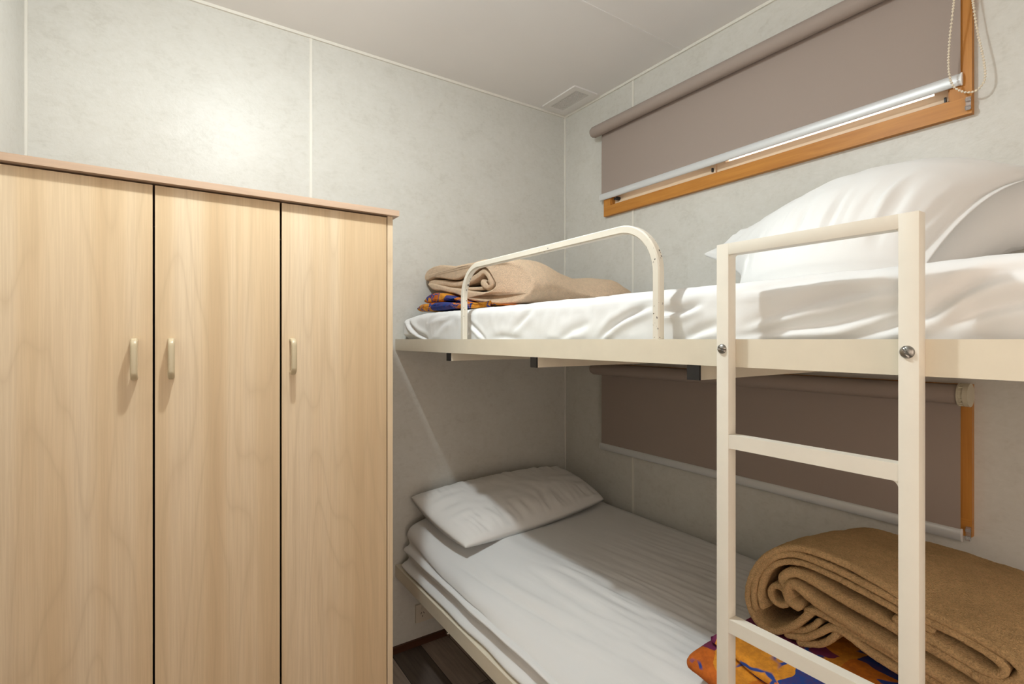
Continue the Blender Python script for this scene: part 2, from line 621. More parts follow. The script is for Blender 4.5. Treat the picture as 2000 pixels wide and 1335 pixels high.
def strip(n, b):
    struct('trim_%d' % n, box(BM(), *b), M['strip'], 0.0012)
strip(2, (XL, 0, -.007, 0, H - .010, H))                 # back wall against ceiling
strip(3, (-.007, 0, YF, -.007, H - .010, H))             # right wall against ceiling
strip(4, (-.007, 0, -.007, 0, 0, H - .010))              # corner
strip(5, (-1.229, -1.219, -.003, 0, 0, H - .010))        # joint, back wall
for k, (a, b) in enumerate(((0, .788), (1.164, 1.833), (2.235, H - .010))):      # joint, right wall, above and below the windows
    strip((6, 9, 10)[k], (-.003, 0, -.460, -.450, a, b))
strip(7, (XL, XL + .006, -.006, 0, 0, H - .010))         # left corner
struct('trim_8', box(BM(), XL, -.007, -.712, -.700, H - .0022, H), M['ceiling'], 0.0008)
struct('baseboard_back', box(BM(), XL, -.008, -.010, 0, 0, .028), M['base'], 0.002)
struct('baseboard_right', box(BM(), -.010, 0, YF, -.010, 0, .028), M['base'], 0.002)

# ------------------------------------------------------------------ windows
def window(n, z0, z1):
    """z0..z1: outer height of the frame"""
    ya, yb = -1.573, -0.294
    fw = .043
    w = empty('window_%d' % n, (0, (ya + yb) / 2, z0), kind='structure')
    bm = BM()
    box(bm, -.018, 0, ya, yb, z0, z0 + fw)
    box(bm, -.018, 0, ya, yb, z1 - fw, z1)
    # lining of the opening
    iy0, iy1, iz0, iz1 = ya + fw, yb - fw, z0 + fw, z1 - fw
    box(bm, -.012, .08, iy0, iy1, iz0 - .002, iz0 + .004)
    box(bm, -.012, .08, iy0, iy1, iz1 - .004, iz1 + .002)
    obj('window_frame', bm, M['oak'], w, bevel=.0015)
    bm = BM()
    box(bm, -.0182, 0, ya, ya + fw, iz0, iz1)
    box(bm, -.0182, 0, yb - fw, yb, iz0, iz1)
    box(bm, -.012, .08, iy0 - .002, iy0 + .004, iz0, iz1)
    box(bm, -.012, .08, iy1 - .004, iy1 + .002, iz0, iz1)
    obj('window_jamb', bm, M['oakz'], w, bevel=.0015)
    ym = -.83
    def sash(y0, y1, x, h):
        bm = BM()
        a, b, c, d = y0 + .001, y1 - .001, iz0 + .0045, iz1 - .0045
        box(bm, x, x + .022, a, b, c, c + h)
        box(bm, x, x + .022, a, b, d - h, d)
        box(bm, x, x + .022, a, a + h, c + h, d - h)
        box(bm, x, x + .022, b - h, b, c + h, d - h)
        s = obj('sash', bm, M['sash'], w, bevel=.0015)
        obj('glass', box(BM(), x + .009, x + .013, a + h, b - h, c + h, d - h), M['glass'], s)
        return s
    s1 = sash(ym - .02, iy1 - .004, .006, .046)
    s2 = sash(iy0 + .004, ym - .0215, .0105, .034)
    # catch on the meeting stile, black latch by the far jamb
    bm = BM(); box(bm, .000, .006, ym - .012, ym - .006, iz0 + .016, iz0 + .030)
    obj('catch', bm, M['black'], s1)
    bm = BM(); tube(bm, [(.006, iy1 - .03, iz0 + .026), (-.010, iy1 - .03, iz0 + .026)], circ(.008, 14), up=Vector((0, 1, 0)))
    box(bm, -.012, -.006, iy1 - .034, iy1 - .014, iz0 + .022, iz0 + .030)
    obj('latch', bm, M['black'], s1, smooth='auto')
    bm = BM(); box(bm, .0065, .0105, iy0 + .014, iy0 + .018, iz0 + .010, iz0 + .024)
    obj('catch', bm, M['black'], s2)
    return w
window(1, 1.833, 2.235)
window(2, 0.788, 1.164)

# ------------------------------------------------------------------ wardrobe
WF = -.550                                              # door front plane
wd = empty('wardrobe', (-1.55, -.30, 0), 'pale maple three-door wardrobe standing against the back wall', 'wardrobe')
boxo('top_panel', (-1.993, -1.1005, -.566, -.004, 1.6345, 1.6505), M['mapletop'], wd, .002, label='slightly pinker maple top board')
boxo('side_panel', (-1.1305, -1.1145, WF, -.012, 0, 1.6340), M['maple'], wd, .001)
boxo('side_panel', (-1.993, -1.977, WF + .02, -.012, 0, 1.6340), M['maple'], wd, .001)
boxo('back_panel', (-1.977, -1.131, -.020, -.012, .06, 1.630), M['gap'], wd)
boxo('divider', (-1.430, -1.4165, WF + .020, -.021, .06, 1.630), M['maple'], wd)
boxo('bottom_panel', (-1.977, -1.131, WF + .02, -.021, .06, .076), M['maple'], wd)
boxo('plinth', (-1.977, -1.131, WF + .04, WF + .055, 0, .06), M['maple'], wd)
def door(x0, x1, hx):
    d = boxo('door', (x0, x1, WF, WF + .016, .07, 1.6300), M['maple'], wd, .0012)
    # moulded bow handle
    z0, z1, r = 1.181, 1.281, .018
    path = [(hx, WF + .001, z1 - .008)]
    for k in range(7):
        a = PI / 2 * k / 6
        path.append((hx, WF - .012 - .016 * math.sin(a), z1 - .008 - .014 * (1 - math.cos(a))))
    for k in range(6, -1, -1):
        a = PI / 2 * k / 6
        path.append((hx, WF - .012 - .016 * math.sin(a), z0 + .008 + .014 * (1 - math.cos(a))))
    path.append((hx, WF + .001, z0 + .008))
    bm = tube(BM(), path, rrect(.0135, .011, .0045, 4), up=Vector((1, 0, 0)))
    obj('handle', fixn(bm), M['handle'], d, smooth='auto', label='beige plastic bow handle')
door(-1.976, -1.6885, -1.722)
door(-1.6840, -1.4195, -1.653)
door(-1.4140, -1.1335, -1.390)

# ------------------------------------------------------------------ upper bunk with guard rail and ladder
RZ0, RZ1, RX = 1.231, 1.276, -.897
bk = empty('bunk_bed', (RX, -.97, RZ0), 'cream metal upper bunk with guard loop and ladder, fixed between the walls', 'bunk bed')
def rail(name, b, mat='cream', parent=None, bev=.003):
    return boxo(name, b, M[mat], parent, bev)
BY = -1.945
rail('side_rail', (RX, RX + .020, BY, -.001, RZ0, RZ1), 'cream', bk)
rail('side_rail', (-.031, -.004, BY, -.008, RZ0, RZ1), 'cream', bk)
rail('end_rail', (RX + .0202, -.0312, -.031, -.004, RZ0, RZ1), 'cream', bk)
rail('end_rail', (RX + .0202, -.0312, BY, BY + .028, RZ0, RZ1), 'cream', bk)
boxo('base_panel', (RX + .021, -.032, BY + .029, -.032, RZ0 + .016, RZ0 + .024), M['outlet'], bk)
for y in (-.474, -.947, -1.418):
    c = boxo('crossbar', (RX + .006, -.012, y - .0125, y + .0125, RZ0 - .026, RZ0 - .0005), M['cream'], bk, .002)
    boxo('end_cap', (RX + .001, RX + .0056, y - .0127, y + .0127, RZ0 - .0264, RZ0 - .0003), M['black'], c, .001, label='black plastic end cap')
# guard loop
gx = RX + .0085
path = [(gx, -.570, RZ1 - .002)]
R = .095; ZT = 1.4975; y0, y1 = -.570, -1.336
path.append((gx, y0, ZT - R))
for k in range(1, 13):
    a = PI / 2 * k / 12
    path.append((gx, y0 - R * (1 - math.cos(a)), ZT - R + R * math.sin(a)))
for k in range(12, -1, -1):
    a = PI / 2 * k / 12
    path.append((gx, y1 + R * (1 - math.cos(a)), ZT - R + R * math.sin(a)))
path.append((gx, y1, RZ1 - .002))
bm = tube(BM(), path, rrect(.0168, .0168, .0024, 1), up=Vector((1, 0, 0)))
obj('guard_rail', fixn(bm), M['chipped'], bk, smooth='auto', label='cream guard loop with chipped paint')
# ladder
lx0, lx1 = RX - .0205, RX - .0005
lyA, lyB = (-1.4995, -1.4790), (-1.7470, -1.7265)
bm = BM()
box(bm, lx0, lx1, lyA[0], lyA[1], 0, 1.4285)
box(bm, lx0, lx1, lyB[0], lyB[1], 0, 1.4285)
box(bm, lx0 + .0001, lx1 - .0001, lyB[1], lyA[0], 1.4105, 1.4284)
# small weld fillets at the corners
def fillet(y, z, sy, sz, r=.008):
    n = 6
    pts = [(y, z)] + [(y + sy * r * (1 - math.sin(PI / 2 * k / n)), z + sz * r * (1 - math.cos(PI / 2 * k / n))) for k in range(n + 1)]
    a = [bm.verts.new((lx0 + .0015, p[0], p[1])) for p in pts]
    b = [bm.verts.new((lx1 - .0015, p[0], p[1])) for p in pts]
    bm.faces.new(a); bm.faces.new(b[::-1])
    for i in range(len(pts)):
        j = (i + 1) % len(pts)
        bm.faces.new((a[i], b[i], b[j], a[j]))
fillet(lyA[0], 1.4105, -1, -1, .006); fillet(lyB[1], 1.4105, 1, -1, .006)
for zt in (1.124, .831):
    fillet(lyB[1], zt - .0205, 1, -1, .011)
    fillet(lyA[0], zt - .0205, -1, -1, .004)
lad = obj('ladder', fixn(bm), M['creamlad'], bk, bevel=.0030)
for zt in (1.124, .831, .538, .245):
    boxo('rung', (lx0 + .0006, lx1 - .0006, lyB[1] - .0005, lyA[0] + .0005, zt - .0215, zt), M['creamlad'], lad, .003)
def screw(y, z, r, a):
    bm = BM()
    n = 20
    prev = None
    for k in range(7):
        t = PI / 2 * k / 6
        rr, xx = r * math.cos(t), lx0 - r * .62 * math.sin(t)
        ring = [bm.verts.new((xx, y + rr * math.cos(2 * PI * j / n), z + rr * math.sin(2 * PI * j / n))) for j in range(n)] if k < 6 else [bm.verts.new((xx, y, z))]
        if prev:
            for j in range(n):
                q = (j + 1) % n
                if len(ring) == 1: bm.faces.new((prev[j], prev[q], ring[0]))
                else: bm.faces.new((prev[j], prev[q], ring[q], ring[j]))
        prev = ring
    s = obj('screw', fixn(bm), M['screw'], lad, smooth=True, label='dull steel slotted dome screw')
for y, z, a in ((-1.4885, 1.2605, 20), (-1.7355, 1.2605, 60)):
    r = .0078
    n = 20
    bm = BM(); prev = None
    ca, sa = math.cos(math.radians(a)), math.sin(math.radians(a))
    for k in range(8):
        t = PI / 2 * k / 7
        ring = []
        rr = r * math.cos(t) if k < 7 else 0.0004
        for j in range(28):
            ph = 2 * PI * j / 28
            yy, zz = rr * math.cos(ph), rr * math.sin(ph)
            dslot = abs(-yy * sa + zz * ca)
            dep = .0016 if dslot < .0011 and k > 1 else 0.0
            ring.append(bm.verts.new((lx0 - r * .62 * math.sin(t) + dep, y + yy, z + zz)))
        if prev:
            for j in range(28):
                q = (j + 1) % 28
                bm.faces.new((prev[j], prev[q], ring[q], ring[j]))
        prev = ring
    bm.faces.new(prev)
    obj('screw', fixn(bm), M['screw'], lad, smooth='auto', label='dull steel slotted dome screw')

# ------------------------------------------------------------------ lower bed frame
lb = empty('bed_frame', (-.45, -.97, 0), 'cream metal lower bed frame along the right wall', 'bed')
LZ0, LZ1 = .311, .358
rail('side_rail', (RX, RX + .020, BY, -.001, LZ0, LZ1), 'cream', lb)
rail('side_rail', (-.031, -.004, BY, -.011, LZ0, LZ1), 'cream', lb)
rail('end_rail', (RX + .0202, -.0312, -.031, -.004, LZ0, LZ1), 'cream', lb)
rail('end_rail', (RX + .0202, -.0312, BY, BY + .028, LZ0, LZ1), 'cream', lb)
boxo('base_panel', (RX + .021, -.032, BY + .029, -.032, LZ0 + .016, LZ0 + .024), M['outlet'], lb)
for x in (-.865, -.062):
    for y in (-1.05, -1.80):
        boxo('leg', (x, x + .026, y - .013, y + .013, 0, LZ0 - .0005), M['cream'], lb, .003)
bm = BM()
box(bm, RX + .004, RX + .0075, -.476, -.452, LZ0 - .016, LZ0 + .002)
box(bm, RX + .004, RX + .022, -.476, -.452, LZ0 - .0035, LZ0 - .0005)
tube(bm, [(RX + .001, -.464, LZ0 - .009), (RX + .009, -.464, LZ0 - .009)], circ(.004, 12), up=Vector((0, 1, 0)))
obj('bracket', bm, M['chrome'], lb, smooth='auto', label='small steel bracket under the rail')

# ------------------------------------------------------------------ mattresses
CREASES = [  # (y, z) on the visible side, depth, width
    ([(-1.141, 1.272), (-1.188, 1.306), (-1.244, 1.329), (-1.300, 1.345)], .0075, .0065),
    ([(-1.310, 1.330), (-1.371, 1.330), (-1.412, 1.342)], .007, .0065),
    ([(-1.004, 1.274), (-1.053, 1.297), (-1.12, 1.315)], .004, .009),
    ([(-1.366, 1.274), (-1.404, 1.292), (-1.447, 1.304)], .006, .008),
    ([(-.075, 1.372), (-.105, 1.330), (-.150, 1.298), (-.230, 1.274)], .012, .007),
    ([(-.541, 1.335), (-.610, 1.297), (-.650, 1.272)], .007, .006),
    ([(-.794, 1.300), (-.892, 1.357)], .004, .009),
    ([(-1.47, 1.280), (-1.556, 1.293), (-1.632, 1.299), (-1.720, 1.324)], .008, .008),
    ([(-1.482, 1.299), (-1.583, 1.326), (-1.655, 1.340), (-1.725, 1.354)], .007, .008),
    ([(-1.635, 1.272), (-1.712, 1.299), (-1.738, 1.309), (-1.769, 1.333), (-1.80, 1.349), (-1.85, 1.360)], .008, .008),
    ([(-1.472, 1.358), (-1.54, 1.362), (-1.608, 1.366), (-1.72, 1.370)], .004, .006),
    ([(-1.752, 1.290), (-1.793, 1.313), (-1.86, 1.326)], .006, .008),
    ([(-.30, 1.30), (-.36, 1.335), (-.45, 1.350)], .003, .010),
    ([(-.68, 1.278), (-.75, 1.283), (-.84, 1.276)], .005, .009),
    ([(-.22, 1.345), (-.30, 1.357), (-.42, 1.362)], .003, .008),
]
XT = -.858
def up_disp(v):
    x, y, z = v
    side = sm(-.80, -.845, x) * sm(1.385, 1.355, z)
    d = 0.0
    if x < -.80:
        for pts, dep, w in CREASES:
            ds, t = pl_dist((y, z), pts)
            if abs(ds) > w * 5: continue
            e = min(1.0, 4 * t * (1 - t) + .12)
            d += e * dep * (-math.exp(-(ds / w) ** 2) + .75 * math.exp(-((ds - 2.0 * w) / (1.3 * w)) ** 2) + .35 * math.exp(-((ds + 2.3 * w) / (1.5 * w)) ** 2))
        d *= sm(-.80, -.84, x)
    d += .004 * nz(x, y, z, 9) * side + .0018 * nz(x, y * 1.6, z, 27) * side
    if d > 0: d *= sm(1.268, 1.284, z)
    n = Vector((-1, 0, .25)).normalized()
    v = v + n * d
    e = sm(-.22, -.03, y)
    v.x -= .026 * e * sm(-.72, -.85, x) * sm(1.274, 1.300, z)
    v.z -= .016 * e * e * sm(1.30, 1.375, z) * sm(-.70, -.84, x)
    v.z += .0030 * nz(x, y, 0, 7) + .0016 * nz(x, y, 3, 31) * sm(1.30, 1.37, z)
    return v
loop = [(XT, 1.259)] + [(XT, 1.262 + k * .0035) for k in range(24)]
for k in range(1, 10):
    a = PI / 2 * k / 9
    loop.append((XT + .030 * (1 - math.cos(a)), 1.3465 + .0285 * math.sin(a)))
loop += [(-.80, 1.3765), (-.76, 1.377), (-.70, 1.378), (-.62, 1.378), (-.52, 1.378), (-.42, 1.378), (-.32, 1.378), (-.22, 1.378), (-.12, 1.377), (-.06, 1.373), (-.040, 1.36), (-.035, 1.33), (-.035, 1.259)]
loop += [(-.2, 1.2575), (-.5, 1.2575), (-.8, 1.2575)]
bm = sweep(BM(), loop, frange(-.036, BY + .034, .0045), lambda a, b, t: Vector((a, t, b)), .024, .02, up_disp, 8)
tag(obj('mattress', fixn(bm), M['sheet'], smooth=True), 'mattress of the upper bunk under a rumpled white sheet', 'mattress')

TOPC = [([(-.818, -.365), (-.806, -.560), (-.791, -.729), (-.775, -.898), (-.760, -1.015)], .006),
        ([(-.69, -.63), (-.695, -.82), (-.684, -1.02)], .005), ([(-.64, -.70), (-.635, -.96), (-.615, -1.18)], .004)]
def low_disp(v):
    x, y, z = v
    sag = .050 * sm(-.02, -.42, y) + .012 * sm(-.42, -.9, y)
    k = sm(-.62, -.84, x)
    if z > .36:
        z -= sag * k * sm(.43, .50, z)
    # streaks running down the bed
    s = sm(-.35, -1.0, y) * sm(-.86, -.70, x) * sm(.50, .54, v.z)
    s2 = .3 + .7 * sm(-.5, -1.1, y)
    z += s * s2 * (.0040 * nz(x + .12 * y, y * .10, 0, 38) + .0032 * nz(x + .1 * y, y * .10, 5, 85))
    if v.z > .5:
        for pts, dep in TOPC:
            ds, t = pl_dist((x, y), pts)
            if abs(ds) < .06:
                z += dep * min(1, 5 * t * (1 - t)) * (-math.exp(-(ds / .010) ** 2) + .7 * math.exp(-((ds - .022) / .016) ** 2))
    # softer lengthways pulls near the open edge
    e = sm(-.50, -.80, x) * sm(.44, .52, v.z) * sm(-.03, -.2, y)
    z += e * .0065 * nz(x * 1.0 + .08 * y, y * .18, 9, 17)
    z += .004 * nz(x, y, 0, 3) * sm(.48, .54, v.z)
    x += .006 * nz(0, y * .8, v.z * 2.5, 8) * sm(-.80, -.86, x)
    return Vector((x, y, z))
side = [(-.862, .3365), (-.868, .352), (-.884, .362), (-.890, .372), (-.882, .381), (-.866, .389), (-.861, .396), (-.868, .410), (-.879, .424), (-.884, .432), (-.877, .440), (-.862, .447),
        (-.857, .455), (-.862, .470), (-.868, .486), (-.866, .500), (-.856, .515), (-.838, .528), (-.81, .538), (-.78, .545)]
side = [tuple(p) for p in catmull(side, .004)]
loop = side + [(-.78 + k * .006, .5475 + .006 * sm(-.78, -.55, -.78 + k * .006)) for k in range(1, 117)]
loop += [(-.060, .551), (-.045, .54), (-.036, .52), (-.034, .49), (-.034, .3365), (-.2, .3362), (-.5, .3362), (-.8, .3362)]
bm = sweep(BM(), loop, frange(-.036, BY + .034, .009), lambda a, b, t: Vector((a, t, b)), .022, .02, low_disp, 7)
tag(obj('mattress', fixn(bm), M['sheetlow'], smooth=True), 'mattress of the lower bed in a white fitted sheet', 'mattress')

# ------------------------------------------------------------------ pillows
def pillow(name, cor, mids, ht, hb, mat, label, nu=110, nv=70, wr=1.0, seed=0, p=.42, pb=.42, zmin=-9, fl=0.0):
    """cor: A(0,0) B(0,1) C(1,1) D(1,0); mids: offsets of the four edge middles (AB, BC, CD, DA)"""
    A, B, C, D = [Vector(c) for c in cor]
    mAB, mBC, mCD, mDA = [Vector(m) for m in mids]
    def edge(P, Q, m, t): return P.lerp(Q, t) + m * (4 * t * (1 - t))
    def surf(u, v):
        c0, c1 = edge(A, D, mDA, u), edge(B, C, mBC, u)
        d0, d1 = edge(A, B, mAB, v), edge(D, C, mCD, v)
        bl = A * (1 - u) * (1 - v) + B * (1 - u) * v + D * u * (1 - v) + C * u * v
        return c0 * (1 - v) + c1 * v + d0 * (1 - u) + d1 * u - bl
    nrm = (D - A).cross(B - A)
    nrm.normalize()
    down = (nrm * .25 + Vector((0, 0, 1))).normalized() if fl else nrm
    if nrm.z < 0: nrm = -nrm
    bm = BM()
    grids = []
    for sgn, hh in ((1, ht), (-1, hb)):
        g = []
        for i in range(nu + 1):
            row = []
            for j in range(nv + 1):
                u = .5 - .5 * math.cos(PI * i / nu); v = .5 - .5 * math.cos(PI * j / nv)
                u = .65 * u + .35 * i / nu; v = .65 * v + .35 * j / nv
                if sgn < 0 and (i in (0, nu) or j in (0, nv)):
                    row.append(grids[0][i][j]); continue
                uu = min(1.0, u / (1 - fl))
                q = max(0.0, (1 - (2 * uu - 1) ** 2)) * max(0.0, (1 - (2 * v - 1) ** 2))
                du, dv = min(u, 1 - u), min(v, 1 - v)
                h = hh * (1 if sgn > 0 or not fl else .12 + .88 * sm(.15, .8, u)) * q ** (p if sgn > 0 else pb) + (.0012 if 0 < i < nu and 0 < j < nv else 0)
                ed = math.exp(-((dv - .16) / .13) ** 2) * sm(0, .05, du) * sm(0, .03, dv)
                eu = math.exp(-((du - .10) / .08) ** 2) * sm(0, .05, dv) * sm(0, .03, du)
                w = wr * (.0085 * ed * (nz(u * 22 + .8 * nz(u, v, seed, 4), v * 1.6, seed + (sgn > 0)) + .6 * nz(u * 46 + nz(u, v, seed, 5), v * 3, seed + 2)) + .007 * eu * nz(u * 1.5, v * 10, seed + 7 + (sgn > 0))
                          + .006 * nz(u, v, seed + 3, 4) * q + .0025 * nz(u * 3, v * 2, seed, 6) * q)
                pt = surf(u, v) + (nrm if sgn > 0 else down) * (sgn * (h + w * sm(0, .06, min(du, dv))))
                if pt.z < zmin: pt.z = zmin + .002 * nz(pt.x, pt.y, seed, 9)
                row.append(bm.verts.new(pt))
            g.append(row)
        grids.append(g)
    for g in grids:
        for i in range(nu):
            for j in range(nv):
                bm.faces.new((g[i][j], g[i + 1][j], g[i + 1][j + 1], g[i][j + 1]))
    return tag(obj(name, fixn(bm), mat, smooth=True), label, 'pillow')

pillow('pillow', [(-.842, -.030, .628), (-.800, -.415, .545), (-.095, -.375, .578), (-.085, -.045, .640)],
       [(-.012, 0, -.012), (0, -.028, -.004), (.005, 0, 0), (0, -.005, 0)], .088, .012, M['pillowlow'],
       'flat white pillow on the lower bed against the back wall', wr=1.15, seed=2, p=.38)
pillow('pillow', [(-.200, -.946, 1.556), (-.450, -1.225, 1.400), (-.540, -1.640, 1.408), (-.050, -1.800, 1.590)],
       [(.02, -.045, .0), (-.10, 0, 0), (.03, .02, .085), (.02, 0, .012)], .120, .200, M['pillow'],
       'plump white pillow propped against the wall on the upper bunk', wr=1.2, seed=11, p=.54, pb=.22, zmin=1.386, fl=.035)

# ------------------------------------------------------------------ folded fleece blankets
def bl_shift(y, z, x):
    # the bundle slumps toward the wall and humps in its middle
    k = (x + .56)
    return -.10 * k * sm(-.02, .30, k) * (1 - 1.05 * sm(-1.46, -1.72, y)) + .022 * sm(-1.50, -1.64, y) * math.sin(PI * min(1, max(0, k / .40)))
A_top = [(-1.444, 0.703), (-1.418, 0.668), (-1.392, 0.645), (-1.366, 0.634), (-1.341, 0.637), (-1.322, 0.656), (-1.314, 0.683), (-1.318, 0.719), (-1.336, 0.764), (-1.364, 0.801), (-1.399, 0.826), (-1.434, 0.837), (-1.471, 0.838), (-1.521, 0.834), (-1.563, 0.824), (-1.603, 0.812), (-1.64, 0.799), (-1.693, 0.790), (-1.736, 0.779), (-1.760, 0.768), (-1.766, 0.755), (-1.758, 0.741), (-1.742, 0.729), (-1.71, .722)]
B_ = [(-1.331, 0.668), (-1.328, 0.703), (-1.338, 0.747), (-1.364, 0.787), (-1.392, 0.809), (-1.43, 0.821), (-1.485, 0.819), (-1.547, 0.809), (-1.603, 0.797), (-1.64, 0.784), (-1.693, 0.776), (-1.722, 0.769), (-1.740, 0.760), (-1.745, 0.750), (-1.738, 0.740), (-1.722, 0.737), (-1.693, 0.742), (-1.662, 0.749), (-1.64, 0.755), (-1.60, .765)]
C_ = [(-1.345, 0.676), (-1.341, 0.705), (-1.350, 0.745), (-1.370, 0.776), (-1.399, 0.796), (-1.436, 0.805), (-1.485, 0.802), (-1.547, 0.792), (-1.603, 0.779), (-1.65, .768)]
D_ = [(-1.397, 0.744), (-1.391, 0.757), (-1.409, 0.776), (-1.434, 0.779), (-1.475, 0.771), (-1.538, 0.758), (-1.603, 0.745), (-1.64, 0.738), (-1.677, 0.729), (-1.73, 0.716)]
E_ = [(-1.424, 0.712), (-1.408, 0.717), (-1.404, 0.737), (-1.411, 0.752), (-1.426, 0.753), (-1.458, 0.738), (-1.503, 0.726), (-1.555, 0.714), (-1.603, 0.705), (-1.645, 0.700), (-1.70, 0.688)]
G_ = [(-1.404, 0.709), (-1.386, 0.694), (-1.366, 0.698), (-1.360, 0.715), (-1.371, 0.731), (-1.388, 0.730), (-1.394, 0.718)]
F_ = [(-1.440, 0.705), (-1.455, 0.712), (-1.480, 0.711), (-1.510, 0.706), (-1.56, .697), (-1.62, .684), (-1.70, .67)]
H_ = [(-1.401, 0.640), (-1.436, 0.650), (-1.464, 0.672), (-1.484, 0.692), (-1.503, 0.698), (-1.527, 0.692), (-1.555, 0.681), (-1.60, 0.671), (-1.70, .655)]
U1 = [(-1.392, 0.648), (-1.430, 0.661), (-1.450, 0.677), (-1.462, 0.693)]
U3 = [(-1.426, 0.634), (-1.462, 0.648), (-1.484, 0.668), (-1.496, 0.686)]
bm = BM()
for i, (pts, h, x0) in enumerate(((A_top, .0072, -.560), (B_, .0068, -.560), (C_, .0066, -.556), (D_, .0105, -.557), (E_, .0095, -.562), (G_, .0066, -.548),
                       (F_, .0075, -.551), (H_, .0070, -.556), (U1, .0062, -.552), (U3, .0066, -.553))):
    def dsp(v, i=i, x0=x0):
        k = .35 + .65 * sm(0, .03, v.x - x0)
        n1 = Vector((nz(v.x, v.y, v.z, 26) * .5, nz(v.x + 7, v.y, v.z + i, 19), nz(v.x, v.y + 5, v.z + i, 19)))
        n2 = Vector((nz(v.x, v.y, v.z, 210), nz(v.x + 3, v.y, v.z, 210), nz(v.x, v.y + 3, v.z, 210)))
        return v + n1 * .0028 * k + n2 * .0011
    x1 = -.215 if i in (0, 1, 2) else -.26
    st = frange(x0, x0 + .06, .004) + frange(x0 + .07, x1, .010)
    sweep(bm, ribbon(pts, h, .0042), st, lambda a, b, t: Vector((t, a, b + bl_shift(a, b, t))), h * .85, h * .6, dsp, 5)
tag(obj('folded_blanket', fixn(bm), M['fleece'], smooth=True), 'tan fleece blanket folded and rolled on the lower bed behind the ladder', 'blanket')

# upper one: a draped bundle with an inner curl showing at its open side
outer = [(-.055, 1.497), (-.10, 1.474), (-.18, 1.462), (-.30, 1.440), (-.43, 1.410), (-.53, 1.394), (-.61, 1.392), (-.655, 1.415), (-.672, 1.455), (-.650, 1.500), (-.60, 1.532), (-.50, 1.546), (-.40, 1.546),
         (-.30, 1.551), (-.20, 1.562), (-.11, 1.570), (-.05, 1.562), (-.020, 1.545), (-.020, 1.525), (-.045, 1.518), (-.10, 1.522), (-.17, 1.511), (-.28, 1.498), (-.37, 1.504), (-.43, 1.512), (-.48, 1.520), (-.520, 1.512), (-.545, 1.485),
         (-.555, 1.455), (-.530, 1.437), (-.48, 1.436), (-.42, 1.446), (-.34, 1.458), (-.25, 1.470), (-.17, 1.484), (-.10, 1.500), (-.06, 1.508)]
hair = [(-.048, 1.512), (-.10, 1.505), (-.177, 1.493), (-.287, 1.481), (-.375, 1.487), (-.435, 1.495), (-.478, 1.506), (-.508, 1.495), (-.527, 1.466), (-.505, 1.452), (-.470, 1.468)]
hair2 = [(-.10, 1.487), (-.20, 1.474), (-.30, 1.464), (-.38, 1.459), (-.46, 1.452)]
def up_b(y, z, x):
    k = x + .765
    return (-.050 * sm(.05, .40, k) + .034 * sm(.36, .50, k) - .03 * sm(.54, .64, k)) * sm(1.40, 1.50, z) + .012 * math.sin(k * 9) * sm(1.42, 1.52, z) * sm(-.2, -.6, y)
def up_y(y, z, x):
    k = x + .765
    return y + .030 * sm(0, .35, k) * sm(-.45, -.65, y) + .04 * sm(.40, .66, k) * sm(-.3, -.65, y)
bm = BM()
def dsp(v):
    k = sm(-.765, -.72, v.x)
    n1 = Vector((nz(v.x, v.y, v.z, 11), nz(v.x + 7, v.y, v.z, 9), nz(v.x, v.y + 5, v.z, 9)))
    return v + n1 * .0055 + Vector((nz(v.x, v.y, v.z, 190), nz(v.x + 3, v.y, v.z, 190), nz(v.x, v.y + 3, v.z, 190))) * .0008
to_up = lambda a, b, t: Vector((t + .085 * sm(-.52, -.70, a) * (1 - sm(-.765, -.45, t)), up_y(a, b, t), b + up_b(a, b, t)))
sweep(bm, [tuple(p) for p in catmull(outer, .006, True)], frange(-.775, -.13, .010), to_up, .0075, .007, dsp, 6)
sweep(bm, ribbon(hair, .0125, .005), frange(-.766, -.30, .010), to_up, .010, .004, dsp, 6)
sweep(bm, ribbon(hair2, .0060, .005), frange(-.757, -.30, .010), to_up, .005, .003, dsp, 4)
tag(obj('folded_blanket', fixn(bm), M['fleeceup'], smooth=True), 'light tan fleece blanket folded at the far end of the upper bunk', 'blanket')

# ------------------------------------------------------------------ printed bedspreads under the blankets
def dspc(amp, s):
    def f(v):
        n1 = Vector((nz(v.x, v.y, v.z, s), nz(v.x + 7, v.y, v.z, s) * .6, nz(v.x, v.y + 5, v.z, s) * .7))
        return v + n1 * amp + Vector((nz(v.x, v.y, v.z, s * 3.3), 0, nz(v.x, v.y + 5, v.z, s * 3))) * amp * .3
    return f
bm = BM()
f1 = [(-.060, 1.3885), (-.045, 1.398), (-.060, 1.411), (-.12, 1.416), (-.25, 1.415), (-.37, 1.405), (-.48, 1.392), (-.60, 1.3890), (-.62, 1.387), (-.60, 1.385), (-.4, 1.3845), (-.2, 1.3845)]
f2 = [(-.095, 1.421), (-.080, 1.432), (-.10, 1.446), (-.16, 1.456), (-.22, 1.452), (-.29, 1.436), (-.36, 1.420), (-.42, 1.406), (-.44, 1.400), (-.42, 1.402), (-.35, 1.4125), (-.25, 1.4185)]
sweep(bm, [tuple(p) for p in catmull(f1, .008, True)], frange(-.822, -.30, .010), lambda a, b, t: Vector((t, a, b)), .012, .004, dspc(.0035, 16), 5)
sweep(bm, [tuple(p) for p in catmull(f2, .008, True)], frange(-.806, -.30, .010), lambda a, b, t: Vector((t, a, b)), .010, .004, dspc(.0025, 18), 5)
tag(obj('folded_bedspread', fixn(bm), M['printup'], smooth=True), 'small visible fold of colourful printed bedspread under the upper blanket', 'bedspread')

